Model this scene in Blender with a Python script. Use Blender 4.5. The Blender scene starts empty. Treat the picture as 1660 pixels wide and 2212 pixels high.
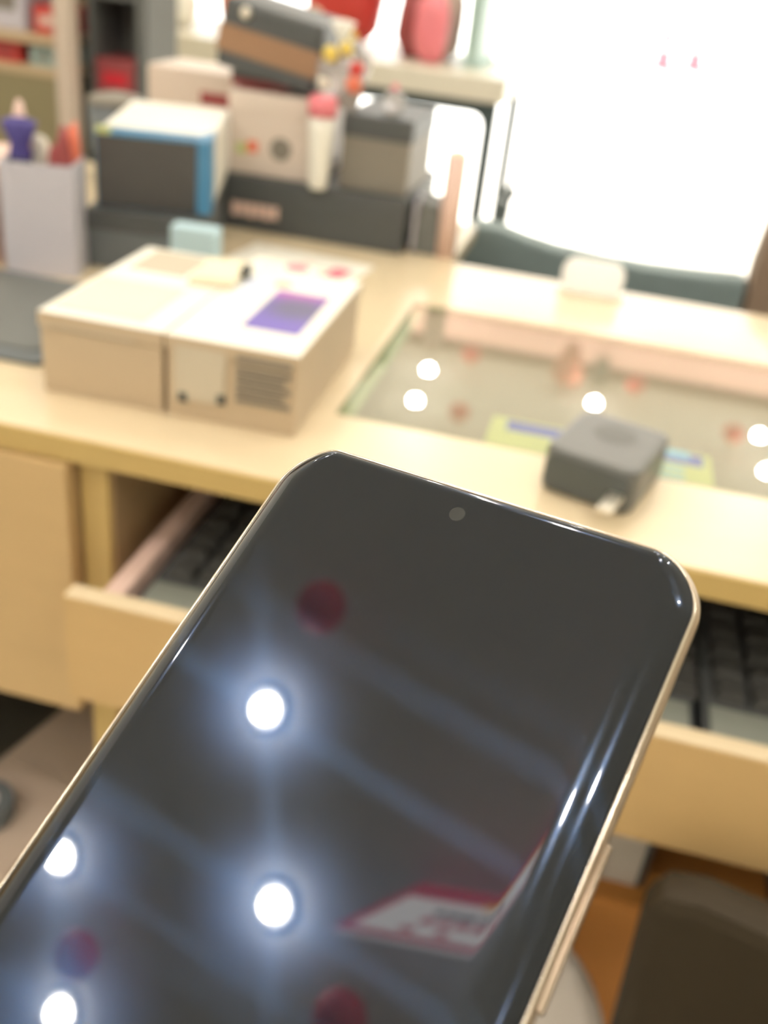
import bpy, bmesh, math, random
from mathutils import Vector, Matrix
random.seed(7)
C = bpy.context.scene.collection
sc = bpy.context.scene

# ---------------------------------------------------------------- camera
cd = bpy.data.cameras.new('camera')
cam = bpy.data.objects.new('camera', cd); C.objects.link(cam)
RIGHT = Vector((0.9670, 0.2313, 0.1048)); DOWN = Vector((0.2046, -0.4645, -0.8615)); FWD = Vector((-0.1505, 0.8544, -0.4974))
FWD.normalize(); RIGHT = (RIGHT - FWD * RIGHT.dot(FWD)).normalized(); DOWN = FWD.cross(RIGHT)
m = Matrix((RIGHT, -DOWN, -FWD)).transposed().to_4x4(); m.translation = (0, 0, 1.01)
cam.matrix_world = m
cd.sensor_fit = 'HORIZONTAL'; cd.sensor_width = 36.0
cd.lens = 2133.8 / 1660 * 36.0
cd.clip_start = 0.02; cd.clip_end = 500
cd.dof.use_dof = True
cd.dof.focus_distance = 0.172
cd.dof.aperture_fstop = cd.lens / 2.7
sc.camera = cam

# ---------------------------------------------------------------- light and exposure
w = bpy.data.worlds.new('sky'); sc.world = w; w.use_nodes = True
nt = w.node_tree; bgn = nt.nodes['Background']
bgn.inputs['Color'].default_value = (0.93, 0.98, 1.0, 1); bgn.inputs['Strength'].default_value = 2.3
sun_d = bpy.data.lights.new('sun', 'SUN'); sun_d.energy = 16.0; sun_d.angle = math.radians(1.0); sun_d.color = (1.0, 0.97, 0.90)
sun = bpy.data.objects.new('sun', sun_d); C.objects.link(sun)
sun.rotation_euler = Vector((-0.12, 0.78, 0.62)).to_track_quat('Z', 'Y').to_euler()   # shines from ahead of the shop front
LAMP = 340.0                                                                           # radiance of the ceiling downlights
sc.view_settings.view_transform = 'Standard'
try: sc.view_settings.look = 'None'
except Exception: pass
sc.view_settings.gamma = 1.0; sc.view_settings.use_curve_mapping = False
sc.view_settings.exposure = 0.0

# ---------------------------------------------------------------- materials
def srgb(r, g, b):
    f = lambda c: (c / 12.92 if c <= 0.04045 else ((c + 0.055) / 1.055) ** 2.4)
    return (f(r / 255), f(g / 255), f(b / 255), 1)
def mat(name, col, rough=0.55, spec=0.5, metal=0.0, noise=None, coat=0.0, emit=None, sheen=0.0, bump=0.0, trans=0.0):
    m = bpy.data.materials.new(name); m.use_nodes = True
    n = m.node_tree.nodes; l = m.node_tree.links; p = n['Principled BSDF']
    c = srgb(*col); p.inputs['Base Color'].default_value = c
    p.inputs['Roughness'].default_value = rough; p.inputs['Metallic'].default_value = metal
    p.inputs['Specular IOR Level'].default_value = spec; p.inputs['Coat Weight'].default_value = coat
    p.inputs['Sheen Weight'].default_value = sheen; p.inputs['Transmission Weight'].default_value = trans
    if emit:
        p.inputs['Emission Color'].default_value = (*emit[0], 1); p.inputs['Emission Strength'].default_value = emit[1]
    if noise or bump:
        tc = n.new('ShaderNodeTexCoord'); mp = n.new('ShaderNodeMapping'); nz = n.new('ShaderNodeTexNoise')
        sc_, amt = noise if noise else ((30, 30, 30), 0)
        mp.inputs['Scale'].default_value = sc_; nz.inputs['Scale'].default_value = 1; nz.inputs['Detail'].default_value = 5
        l.new(tc.outputs['Object'], mp.inputs['Vector']); l.new(mp.outputs['Vector'], nz.inputs['Vector'])
        if noise:
            mx = n.new('ShaderNodeMix'); mx.data_type = 'RGBA'
            mx.inputs['A'].default_value = tuple(v * (1 - amt) for v in c[:3]) + (1,)
            mx.inputs['B'].default_value = tuple(min(1, v * (1 + amt)) for v in c[:3]) + (1,)
            l.new(nz.outputs['Fac'], mx.inputs['Factor']); l.new(mx.outputs['Result'], p.inputs['Base Color'])
        if bump:
            b = n.new('ShaderNodeBump'); b.inputs['Strength'].default_value = bump; b.inputs['Distance'].default_value = 0.002
            l.new(nz.outputs['Fac'], b.inputs['Height']); l.new(b.outputs['Normal'], p.inputs['Normal'])
    return m

M = {}
M['wood'] = mat('counter_laminate', (228, 210, 177), 0.25, noise=((6, 60, 60), 0.05), coat=0.5)
M['wood_edge'] = mat('edge_banding', (196, 168, 106), 0.4, noise=((8, 60, 60), 0.05))
M['wood_front'] = mat('drawer_laminate', (200, 170, 122), 0.45, noise=((12, 12, 60), 0.06))
M['wood_orange'] = mat('drawer_laminate_warm', (204, 171, 118), 0.45, noise=((8, 12, 60), 0.06))
M['wood_in'] = mat('raw_chipboard', (176, 150, 112), 0.6, noise=((40, 40, 40), 0.1))
M['dark_in'] = mat('shaded_cabinet_inside', (72, 70, 62), 0.7)  # shade inside the cabinet is put into this dark colour
M['felt'] = mat('grey_felt', (158, 152, 138), 0.9)
def frost_material():
    m = bpy.data.materials.new('frosted_white_plastic'); m.use_nodes = True
    n = m.node_tree.nodes; l = m.node_tree.links; d = n.new('ShaderNodeBsdfTranslucent'); mx = n.new('ShaderNodeMixShader'); p = n['Principled BSDF']
    p.inputs['Base Color'].default_value = (0.95, 0.95, 0.94, 1); p.inputs['Roughness'].default_value = 0.3; d.inputs['Color'].default_value = (0.95, 0.95, 0.94, 1); mx.inputs['Fac'].default_value = 0.8
    l.new(p.outputs[0], mx.inputs[1]); l.new(d.outputs[0], mx.inputs[2]); l.new(mx.outputs[0], n['Material Output'].inputs['Surface'])
    return m
M['frost'] = frost_material()
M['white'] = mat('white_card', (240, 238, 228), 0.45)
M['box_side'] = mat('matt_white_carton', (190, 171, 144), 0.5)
M['offwhite'] = mat('offwhite_paper', (232, 228, 212), 0.6)
M['cream'] = mat('cream_paper', (238, 228, 200), 0.6)
M['ink'] = mat('grey_print', (132, 124, 112), 0.6)
M['ink_dark'] = mat('dark_print', (72, 74, 72), 0.6)
M['ink_pale'] = mat('pale_label', (196, 186, 166), 0.6)
M['lilac'] = mat('pale_blue_print', (208, 216, 236), 0.5)
M['pink_mark'] = mat('pink_print', (236, 120, 140), 0.5)
M['red'] = mat('red_card', (196, 62, 56), 0.5)
M['red_deep'] = mat('deep_red_paper', (206, 34, 52), 0.6)
M['red_dull'] = mat('dull_red_card', (150, 70, 72), 0.5)
M['pinkpack'] = mat('pink_plastic', (230, 130, 140), 0.35)
M['cartonbeige'] = mat('beige_carton', (212, 198, 186), 0.5)
M['palepink'] = mat('pale_pink_paper', (226, 196, 184), 0.55)
M['orange'] = mat('orange_plastic', (222, 120, 92), 0.4)
M['yellow'] = mat('yellow_plastic', (226, 200, 96), 0.4)
M['palerail'] = mat('pale_red_paint', (244, 158, 164), 0.5)  # light tint of red for the road rail
M['purple'] = mat('purple_fabric', (66, 58, 128), 0.6)
M['navy'] = mat('navy_fabric', (52, 54, 84), 0.7)
M['blue'] = mat('blue_card', (72, 132, 172), 0.4)
M['paleblue'] = mat('pale_blue_foam', (186, 214, 224), 0.6)
M['black_gloss'] = mat('black_gloss_card', (74, 73, 72), 0.25)  # black lightened: veiling haze is put into the colour
M['black_matt'] = mat('black_matt_card', (76, 79, 80), 0.5)  # haze lifts this black as well
M['slate'] = mat('slate_card', (100, 106, 110), 0.5)  # slate paled to carry the haze
M['grey'] = mat('grey_card', (128, 122, 112), 0.55)
M['lavender'] = mat('lavender_grey_card', (196, 194, 204), 0.55)
M['charger'] = mat('charcoal_plastic', (100, 101, 99), 0.35)  # charcoal includes some haze in its tone
M['charger_dk'] = mat('charcoal_plastic_side', (78, 83, 82), 0.4)
M['metal'] = mat('nickel_metal', (236, 230, 218), 0.4, metal=1.0)
M['steel'] = mat('black_steel', (70, 82, 84), 0.4)
M['frame'] = mat('champagne_metal', (166, 151, 134), 0.28, metal=1.0)
M['frame_bright'] = mat('polished_metal_chamfer', (226, 216, 202), 0.16, metal=1.0)
M['chair'] = mat('dark_grey_green_fabric', (124, 140, 142), 0.8, sheen=0.2, noise=((60, 60, 60), 0.1))
M['chairbrown'] = mat('dark_brown_leather', (56, 48, 36), 0.6, spec=0.2, noise=((9, 9, 9), 0.2))
M['brown'] = mat('brown_fabric', (142, 122, 104), 0.8, noise=((12, 12, 12), 0.15))
M['brownbox'] = mat('brown_kraft_wrap', (150, 116, 88), 0.5, noise=((6, 6, 20), 0.08))
M['kraft'] = mat('kraft_carton', (206, 140, 70), 0.65, noise=((14, 14, 40), 0.06))
M['pinkkraft'] = mat('pale_pink_grey_carton', (196, 178, 162), 0.65)
M['stool'] = mat('pale_grey_plastic', (206, 198, 188), 0.45)
M['desk'] = mat('beige_laminate', (226, 220, 204), 0.3)
M['shelfwood'] = mat('beige_shelf', (196, 172, 138), 0.5)
M['shelfpost'] = mat('pale_pink_post', (208, 192, 176), 0.5)
M['olive'] = mat('olive_panel', (140, 130, 98), 0.7)
M['darkgrey'] = mat('dark_grey_panel', (104, 106, 104), 0.6)
M['tealgrey'] = mat('teal_grey_metal', (170, 196, 192), 0.4)
M['ceiling'] = mat('ceiling_panel', (214, 213, 202), 0.8)
M['wall'] = mat('painted_wall', (226, 222, 212), 0.8)
M['pinkwall'] = mat('pink_fascia', (228, 184, 166), 0.6, emit=((1.0, 0.62, 0.50), 1.3))   # glow added so the fascia shows up in the glass
M['browntrim'] = mat('brown_trim', (112, 70, 58), 0.6)
M['ornament'] = mat('brown_paper', (186, 104, 84), 0.6)
M['floor'] = mat('floor_tile', (200, 194, 182), 0.35)
M['street'] = mat('pale_paving', (226, 224, 218), 0.7, noise=((1, 1, 1), 0.04))
M['lampring'] = mat('white_lamp_ring', (236, 236, 232), 0.5)
M['lens'] = mat('lit_lamp_lens', (255, 255, 255), 0.5, emit=((1.0, 0.945, 0.865), LAMP))
M['mark_green'] = mat('green_card', (186, 196, 130), 0.5)
M['mark_blue'] = mat('blue_print', (40, 62, 176), 0.4)
M['mark_cyan'] = mat('cyan_print_and_reflection', (120, 190, 226), 0.4)
M['signwhite'] = mat('sign_white', (236, 232, 226), 0.5, emit=((1.0, 0.98, 0.95), 3.2))   # glow added to brighten the board's reflection in the phone
M['signred'] = mat('sign_red', (196, 26, 48), 0.5, emit=((0.75, 0.03, 0.07), 2.0))  # the red parts get added glow too
M['signyellow'] = mat('sign_yellow', (236, 176, 40), 0.5)
M['signamber'] = mat('sign_amber', (236, 176, 40), 0.5, emit=((1.0, 0.5, 0.06), 2.4))  # added glow for the amber stripe
M['rubber'] = mat('black_rubber', (64, 64, 62), 0.7)  # rubber black also raised for haze
M['keycap'] = mat('grey_keycap', (96, 96, 92), 0.5)
M['kbtray'] = mat('grey_tray_lip', (132, 136, 128), 0.5)
M['screenhole'] = mat('camera_lens_ring', (54, 56, 56), 0.2)
M['clear'] = mat('clear_plastic_film', (220, 216, 214), 0.2, trans=0.6)

def glass_pane_material():
    m = bpy.data.materials.new('clear_table_glass'); m.use_nodes = True
    n = m.node_tree.nodes; l = m.node_tree.links; n.remove(n['Principled BSDF'])
    out = n['Material Output']; tr = n.new('ShaderNodeBsdfTransparent'); gl = n.new('ShaderNodeBsdfGlossy'); fr = n.new('ShaderNodeFresnel'); mx = n.new('ShaderNodeMixShader')
    tr.inputs['Color'].default_value = (0.95, 0.95, 0.92, 1); gl.inputs['Roughness'].default_value = 0.0
    fr.inputs['IOR'].default_value = 1.8
    ge = n.new('ShaderNodeNewGeometry'); iv = n.new('ShaderNodeMath'); iv.operation = 'SUBTRACT'; iv.inputs[0].default_value = 1.0; mu = n.new('ShaderNodeMath'); mu.operation = 'MULTIPLY'
    l.new(ge.outputs['Backfacing'], iv.inputs[1]); l.new(fr.outputs['Fac'], mu.inputs[0]); l.new(iv.outputs[0], mu.inputs[1])   # only the outer faces mirror
    l.new(mu.outputs[0], mx.inputs['Fac']); l.new(tr.outputs['BSDF'], mx.inputs[1]); l.new(gl.outputs['BSDF'], mx.inputs[2]); l.new(mx.outputs['Shader'], out.inputs['Surface'])
    return m
M['glass'] = glass_pane_material()
M['glass_edge'] = mat('green_glass_edge', (172, 184, 150), 0.2)

def phone_screen_material():
    # polished black cover glass: a sharp reflection plus weak smeared blue lobes shaping the halo and streaks round mirrored lamps
    m = bpy.data.materials.new('black_cover_glass'); m.use_nodes = True
    n = m.node_tree.nodes; l = m.node_tree.links; p = n['Principled BSDF']; out = n['Material Output']
    p.inputs['Base Color'].default_value = (0.008, 0.008, 0.008, 1); p.inputs['Roughness'].default_value = 0.02; p.inputs['IOR'].default_value = 1.52
    def lobe(axis, rough, aniso, col):
        cx = n.new('ShaderNodeCombineXYZ')
        for i, v in enumerate(axis): cx.inputs[i].default_value = v
        vt = n.new('ShaderNodeVectorTransform'); vt.vector_type = 'VECTOR'; vt.convert_from = 'OBJECT'; vt.convert_to = 'WORLD'
        g = n.new('ShaderNodeBsdfAnisotropic'); g.distribution = 'BECKMANN'; g.inputs['Roughness'].default_value = rough; g.inputs['Anisotropy'].default_value = aniso
        g.inputs['Color'].default_value = col
        l.new(cx.outputs[0], vt.inputs[0]); l.new(vt.outputs[0], g.inputs['Tangent'])
        return g
    g1 = lobe((1, -0.04, 0), 0.105, -0.97, (0.0016, 0.0034, 0.0066, 1)); g2 = lobe((0.52, -1, 0), 0.095, -0.85, (0.0006, 0.0010, 0.0018, 1)); g3 = lobe((1, 0, 0), 0.165, 0.0, (0.0034, 0.0076, 0.0180, 1))
    a1 = n.new('ShaderNodeAddShader'); a2 = n.new('ShaderNodeAddShader'); a3 = n.new('ShaderNodeAddShader')
    l.new(p.outputs[0], a1.inputs[0]); l.new(g1.outputs[0], a1.inputs[1]); l.new(a1.outputs[0], a2.inputs[0]); l.new(g2.outputs[0], a2.inputs[1])
    l.new(a2.outputs[0], a3.inputs[0]); l.new(g3.outputs[0], a3.inputs[1]); l.new(a3.outputs[0], out.inputs['Surface'])
    return m
M['screen'] = phone_screen_material()

def poster_purple_material():
    m = bpy.data.materials.new('purple_box_picture'); m.use_nodes = True
    n = m.node_tree.nodes; l = m.node_tree.links; p = n['Principled BSDF']; p.inputs['Roughness'].default_value = 0.35
    tc = n.new('ShaderNodeTexCoord'); 
    # a pink patch printed in the far corner and a grey patch in the middle, over violet
    def blob(center, r, col, prev):
        vm = n.new('ShaderNodeVectorMath'); vm.operation = 'DISTANCE'; vm.inputs[1].default_value = center
        rp = n.new('ShaderNodeMapRange'); rp.inputs['From Min'].default_value = r * 0.35; rp.inputs['From Max'].default_value = r; rp.inputs['To Min'].default_value = 1; rp.inputs['To Max'].default_value = 0
        mx = n.new('ShaderNodeMix'); mx.data_type = 'RGBA'; mx.inputs['B'].default_value = col
        l.new(tc.outputs['Object'], vm.inputs[0]); l.new(vm.outputs['Value'], rp.inputs['Value']); l.new(rp.outputs['Result'], mx.inputs['Factor'])
        if prev is None: mx.inputs['A'].default_value = srgb(112, 96, 186)
        else: l.new(prev, mx.inputs['A'])
        return mx.outputs['Result']
    a = blob((-0.002, 0.040, 0), 0.030, srgb(176, 96, 182), None)
    b = blob((0.004, 0.006, 0), 0.028, srgb(100, 96, 134), a)
    l.new(b, p.inputs['Base Color'])
    return m
M['purple_pic'] = poster_purple_material()

# ---------------------------------------------------------------- helpers
def add_box(bm, x0, x1, y0, y1, z0, z1, mi=0):
    v = [bm.verts.new((x, y, z)) for z in (z0, z1) for y in (y0, y1) for x in (x0, x1)]
    fs = [(0, 2, 3, 1), (4, 5, 7, 6), (0, 1, 5, 4), (2, 6, 7, 3), (0, 4, 6, 2), (1, 3, 7, 5)]
    out = []
    for f in fs:
        q = bm.faces.new([v[i] for i in f]); q.material_index = mi; out.append(q)
    return v
def bx(*a, bev=0.0, seg=2, mi=0):
    bm = bmesh.new(); add_box(bm, *a, mi=mi)
    if bev: bmesh.ops.bevel(bm, geom=bm.edges[:], offset=bev, segments=seg, profile=0.6, affect='EDGES')
    return bm
def prism(pts, z0, z1, bev=0.0, axis='z'):
    # polygon outline in two axes, extruded along the third
    bm = bmesh.new()
    f = {'z': lambda a, b, c: (a, b, c), 'y': lambda a, b, c: (a, c, b), 'x': lambda a, b, c: (c, a, b)}[axis]
    lo = [bm.verts.new(f(a, b, z0)) for a, b in pts]; hi = [bm.verts.new(f(a, b, z1)) for a, b in pts]
    bm.faces.new(lo[::-1]); bm.faces.new(hi)
    for i in range(len(pts)):
        j = (i + 1) % len(pts); bm.faces.new((lo[i], lo[j], hi[j], hi[i]))
    bmesh.ops.recalc_face_normals(bm, faces=bm.faces[:])
    if bev: 
        es = [e for e in bm.edges if len(e.link_faces) == 2 and e.calc_face_angle(0) > 0.6]
        bmesh.ops.bevel(bm, geom=es, offset=bev, segments=2, profile=0.6, affect='EDGES')
    return bm
def rrect(x0, x1, y0, y1, r, n=8):
    pts = []
    for cx, cy, a0 in ((x1 - r, y1 - r, 0), (x0 + r, y1 - r, 90), (x0 + r, y0 + r, 180), (x1 - r, y0 + r, 270)):
        for k in range(n + 1):
            a = math.radians(a0 + 90 * k / n); pts.append((cx + r * math.cos(a), cy + r * math.sin(a)))
    return pts
def lathe(prof, seg=32, loc=(0, 0, 0)):
    bm = bmesh.new(); rings = []
    for r, z in prof:
        rings.append([bm.verts.new((loc[0] + r * math.cos(2 * math.pi * k / seg), loc[1] + r * math.sin(2 * math.pi * k / seg), loc[2] + z)) for k in range(seg)] if r > 1e-6 else [bm.verts.new((loc[0], loc[1], loc[2] + z))])
    for a, b in zip(rings, rings[1:]):
        for k in range(seg):
            j = (k + 1) % seg
            if len(a) == 1 and len(b) == 1: continue
            if len(a) == 1: bm.faces.new((a[0], b[k], b[j]))
            elif len(b) == 1: bm.faces.new((a[k], a[j], b[0]))
            else: bm.faces.new((a[k], a[j], b[j], b[k]))
    bmesh.ops.recalc_face_normals(bm, faces=bm.faces[:])
    return bm
def tube(path, r, seg=10):
    bm = bmesh.new(); rings = []
    P = [Vector(p) for p in path]
    for i, p in enumerate(P):
        t = (P[min(i + 1, len(P) - 1)] - P[max(i - 1, 0)]).normalized()
        u = t.orthogonal().normalized() if i == 0 else (u - t * u.dot(t)).normalized()
        v = t.cross(u); rr = r[i] if isinstance(r, (list, tuple)) else r
        rings.append([bm.verts.new(p + (u * math.cos(2 * math.pi * k / seg) + v * math.sin(2 * math.pi * k / seg)) * rr) for k in range(seg)])
    for a, b in zip(rings, rings[1:]):
        for k in range(seg): bm.faces.new((a[k], a[(k + 1) % seg], b[(k + 1) % seg], b[k]))
    bm.faces.new(rings[0][::-1]); bm.faces.new(rings[-1])
    bmesh.ops.recalc_face_normals(bm, faces=bm.faces[:])
    return bm
def blob(sx, sy, sz, loc=(0, 0, 0), amp=0.15, seed=0, sub=3, flat=None):
    from mathutils import noise
    bm = bmesh.new(); bmesh.ops.create_icosphere(bm, subdivisions=sub, radius=1)
    for v in bm.verts:
        k = 1 + amp * noise.noise(v.co * 1.7 + Vector((seed * 3.1, seed, 0)))
        c = v.co * k
        v.co = Vector((math.copysign(abs(c.x) ** 0.8, c.x) * sx, math.copysign(abs(c.y) ** 0.8, c.y) * sy, math.copysign(abs(c.z) ** 0.8, c.z) * sz)) + Vector(loc)
        if flat is not None and v.co.z < flat: v.co.z = flat
    return bm
def obj(name, bm, material, parent=None, smooth=False, loc=None, rot=None):
    me = bpy.data.meshes.new(name); bm.to_mesh(me); bm.free()
    for mm in (material if isinstance(material, (list, tuple)) else [material]): me.materials.append(mm)
    if smooth:
        for p in me.polygons: p.use_smooth = True
    o = bpy.data.objects.new(name, me); C.objects.link(o)
    if parent: o.parent = parent
    if loc: o.location = loc
    if rot: o.rotation_euler = rot
    return o
def tag(o, label, cat, group=None):
    o['label'] = label; o['category'] = cat
    if group: o['group'] = group
    return o
def thing(name, label, cat, loc=(0, 0, 0), rotz=0.0, group=None):
    o = bpy.data.objects.new(name, None); C.objects.link(o); o.empty_display_size = 0.02
    o.location = loc; o.rotation_euler = (0, 0, rotz)
    return tag(o, label, cat, group)
def struct(name, bm, material, smooth=False):
    o = obj(name, bm, material, None, smooth); o['kind'] = 'structure'; return o
def dup(root, loc, rotz=None, label=None):
    r = root.copy(); C.objects.link(r); r.location = loc
    if rotz is not None: r.rotation_euler = (0, 0, rotz)
    if label: r['label'] = label
    for ch in list(root.children):
        c = ch.copy(); C.objects.link(c); c.parent = r
        for g in ch.children:
            d = g.copy(); C.objects.link(d); d.parent = c
    return r

# ---------------------------------------------------------------- the setting
struct('floor', bx(-3.2, 3.2, -1.6, 5.7, -0.05, 0.0), M['floor'])
struct('ceiling', bx(-3.3, 3.3, -1.7, 5.8, 2.5, 2.6), M['ceiling'])
struct('wall_left', bx(-3.3, -3.2, -1.7, 5.7, 0, 2.5), M['wall'])
struct('wall_right', bx(3.2, 3.3, -1.7, 5.7, 0, 2.5), M['wall'])
struct('wall_back', bx(-3.3, 3.3, -1.7, -1.6, 0, 2.5), M['wall'])
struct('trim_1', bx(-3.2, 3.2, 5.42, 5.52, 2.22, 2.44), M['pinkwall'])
struct('trim_2', bx(-3.2, 3.2, 5.40, 5.52, 2.44, 2.5), M['browntrim'])
struct('street', bx(-150, 150, 5.7, 320, -0.05, -0.002), M['street'])

# ---------------------------------------------------------------- ceiling lamps
def downlight(x, y, label):
    t = thing('ceiling_downlight', label, 'lamp', (x, y, 2.5))
    obj('lamp_ring', lathe([(0.036, 0.0), (0.046, -0.002), (0.050, -0.006), (0.040, -0.010), (0.028, -0.008)], 32), M['lampring'], t, True)
    obj('lens', lathe([(0.027, -0.0075), (0.027, -0.014), (0.024, -0.026), (0.016, -0.036), (0.007, -0.040), (0.0, -0.041)], 32), M['lens'], t, True)
    return t
d0 = downlight(-1.122, -0.03, 'lit downlight mirrored high in the middle of the phone screen')
for x, y, lab in ((-1.666, -0.389, 'lit downlight mirrored at the left curved edge of the phone'), (-1.072, -0.41, 'lit downlight mirrored low in the middle of the phone, beside the sign'),
          (-1.626, -0.716, 'lit downlight mirrored in the bottom left corner of the phone'), (-0.73, 4.987, 'lit downlight mirrored in the glass, upper of the left pair'),
          (-0.71, 4.544, 'lit downlight mirrored in the glass, lower of the left pair'), (0.171, 4.957, 'lit downlight mirrored in the glass just above the charger'),
          (1.018, 4.934, 'lit downlight mirrored at the right edge of the glass, upper one'), (1.012, 4.510, 'lit downlight mirrored at the right edge of the glass, lower one')):
    dup(d0, (x, y, 2.5), None, lab)
for p in ((-0.35, 0.78), (0.45, 0.78), (1.2, 0.4), (-1.2, 0.95), (0.2, -0.35), (0.9, -0.4), (-0.4, 1.7), (0.5, 1.7), (-1.3, 1.9), (1.3, 1.6), (0.4, -1.15), (1.3, -1.1), (-0.5, -1.3),
          (-0.4, 2.8), (0.5, 2.8), (-1.3, 2.9), (1.3, 2.8), (-2.2, 0.5), (-2.2, 2.0)):  # unseen lamps added for fill light, clear of the mirrored views
    dup(d0, (p[0], p[1], 2.5), None, 'small round downlight added in the ceiling as fill light for the shop')['group'] = 'added fill downlights over the shop'

# ---------------------------------------------------------------- red lanterns and other hangings (seen mirrored in the glass and the phone)
def lantern(x, y, z, label, r=0.05):
    t = thing('paper_lantern', label, 'lantern', (x, y, z), 0, 'red paper lanterns')
    prof = []
    for k in range(19):
        a = math.pi * k / 18; prof.append((max(0.0, r * math.sin(a) * (1 + 0.03 * math.cos(k * math.pi))) if 0 < k < 18 else 0.0, -r * 0.85 * math.cos(a)))
    obj('shade', lathe(prof, 24), M['red_deep'], t, True)
    obj('cap', lathe([(0, 0.0), (0.018, 0.0), (0.018, 0.008), (0, 0.008)], 16, (0, 0, r * 0.83)), M['signyellow'], t)
    obj('cord', tube([(0, 0, r * 0.85), (0, 0, 2.5 - z)], 0.0012, 6), M['rubber'], t)
    return t
l0 = lantern(-0.934, 0.177, 2.38, 'round deep red paper lantern mirrored high on the phone screen')
for x, y, lab in ((-1.486, -0.545, 'round deep red paper lantern mirrored at the lower left of the phone'), (-0.846, -0.545, 'round deep red paper lantern mirrored at the bottom edge of the phone'),
          (-0.518, 5.066, 'red paper lantern mirrored in the glass, highest at the left'), (-0.452, 4.273, 'red paper lantern mirrored in the glass, lowest at the left'),
          (0.365, 5.068, 'red paper lantern mirrored in the glass above the charger'), (0.838, 4.652, 'red paper lantern mirrored in the glass at the right')):
    dup(l0, (x, y, 2.38), None, lab)
t = thing('hanging_ornament', 'brown cone shaped ornament hanging near the pink shop front, seen mirrored in the glass', 'ornament', (0.003, 5.1, 2.22))
obj('cone', lathe([(0, 0), (0.03, 0.01), (0.06, 0.09), (0.085, 0.19), (0.07, 0.225), (0, 0.23)], 24), M['ornament'], t, True)
obj('cord', tube([(0, 0, 0.225), (0, 0, 0.28)], 0.002, 6), M['rubber'], t)
t = thing('ceiling_camera', 'small dark box camera under the brown trim, seen mirrored in the glass', 'camera', (0.18, 5.30, 2.5))
obj('body', bx(-0.035, 0.035, -0.06, 0.06, -0.13, -0.03, bev=0.008), M['rubber'], t)
obj('bracket', bx(-0.012, 0.012, -0.012, 0.012, -0.03, 0.0), M['steel'], t)

# promotional sign hanging behind the photographer, mirrored in the phone
t = thing('promotion_sign', 'white hanging promotion board with red border, mirrored in the phone screen', 'sign', (-0.745, -0.325, 2.165))
W_, H_ = 0.66, 0.325
obj('board', bx(0, W_, -0.006, 0.0, 0, H_, bev=0.001), M['signwhite'], t)
bm = bmesh.new()
add_box(bm, 0, W_, 0.0, 0.002, 0, 0.022); add_box(bm, 0, 0.016, 0.0, 0.002, 0.022, H_ - 0.085); add_box(bm, W_ - 0.016, W_, 0.0, 0.002, 0.022, H_ - 0.085)
obj('border', bm, M['signred'], t)
obj('banner', bx(0, W_, 0.0, 0.003, H_ - 0.085, H_), M['signred'], t)
obj('stripe', bx(0.16, W_, 0.0, 0.004, H_ - 0.098, H_ - 0.078), M['signamber'], t)
bm = bmesh.new()
for k in range(9): add_box(bm, 0.10 + k * 0.026, 0.12 + k * 0.026, 0.0, 0.0012, 0.155 - (k % 3) * 0.004, 0.178)
obj('dark_print', bm, M['ink_dark'], t)
bm = bmesh.new()
for k in range(5): add_box(bm, 0.10 + k * 0.030, 0.122 + k * 0.030, 0.0, 0.0012, 0.098, 0.128)
for cx in (0.09, 0.15):
    add_box(bm, cx, cx + 0.022, 0.0, 0.0012, 0.045, 0.068)
for k in range(24):
    a0, a1 = 2 * math.pi * k / 24, 2 * math.pi * (k + 1) / 24
    c = (0.33, 0.085); v = [bm.verts.new((c[0] + r * math.cos(a), 0.0012, c[1] + r * 1.3 * math.sin(a))) for r, a in ((0.024, a0), (0.038, a0), (0.038, a1), (0.024, a1))]
    bm.faces.new(v)
obj('red_print', bm, M['signred'], t)
for x in (0.06, W_ - 0.06): obj('ceiling_clip', bx(x, x + 0.02, -0.008, 0.004, H_, H_ + 0.01), M['metal'], t)

# ---------------------------------------------------------------- the counter
ZC = 0.76; Y0, Y1 = 0.439, 0.905
gx0, gx1, gy0, gy1 = -0.131, 0.62, 0.533, 0.772
ct = thing('counter_worktop', 'pale wood shop counter worktop with an inset glass panel', 'counter', (0, 0, 0))
bm = bmesh.new()
add_box(bm, -1.3, gx0, Y0, Y1, 0.746, ZC); add_box(bm, gx0, gx1, Y0, gy0, 0.746, ZC); add_box(bm, gx0, gx1, gy1, Y1, 0.746, ZC); add_box(bm, gx1, 1.3, Y0, Y1, 0.746, ZC)
add_box(bm, -1.3, -0.125, Y1, 1.065, 0.746, ZC)                  # the wing that carries the stacked boxes
obj('slab', bm, M['wood'], ct)
obj('edge_band', bx(-1.3, 1.3, Y0 - 0.002, Y0, 0.7455, ZC - 0.0005), M['wood_edge'], ct)
obj('inset_bed', bx(gx0, gx1, gy0, gy1, 0.7462, 0.7545), M['felt'], ct)
bm = bx(gx0 + 0.0008, gx1 - 0.0008, gy0 + 0.0008, gy1 - 0.0008, 0.7554, 0.7602)
bm.normal_update()
for f in bm.faces: f.material_index = 0 if abs(f.normal.z) > 0.5 else 1
gp = obj('glass_pane', bm, [M['glass'], M['glass_edge']])
tag(gp, 'clear glass panel let into the counter top, mirroring lamps and red lanterns', 'glass')
bm = bmesh.new(); add_box(bm, gx0 + 0.001, gx0 + 0.009, gy0 + 0.001, gy1 - 0.001, 0.7546, 0.7553)
obj('glass_seat', bm, M['glass_edge'], ct)

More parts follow.
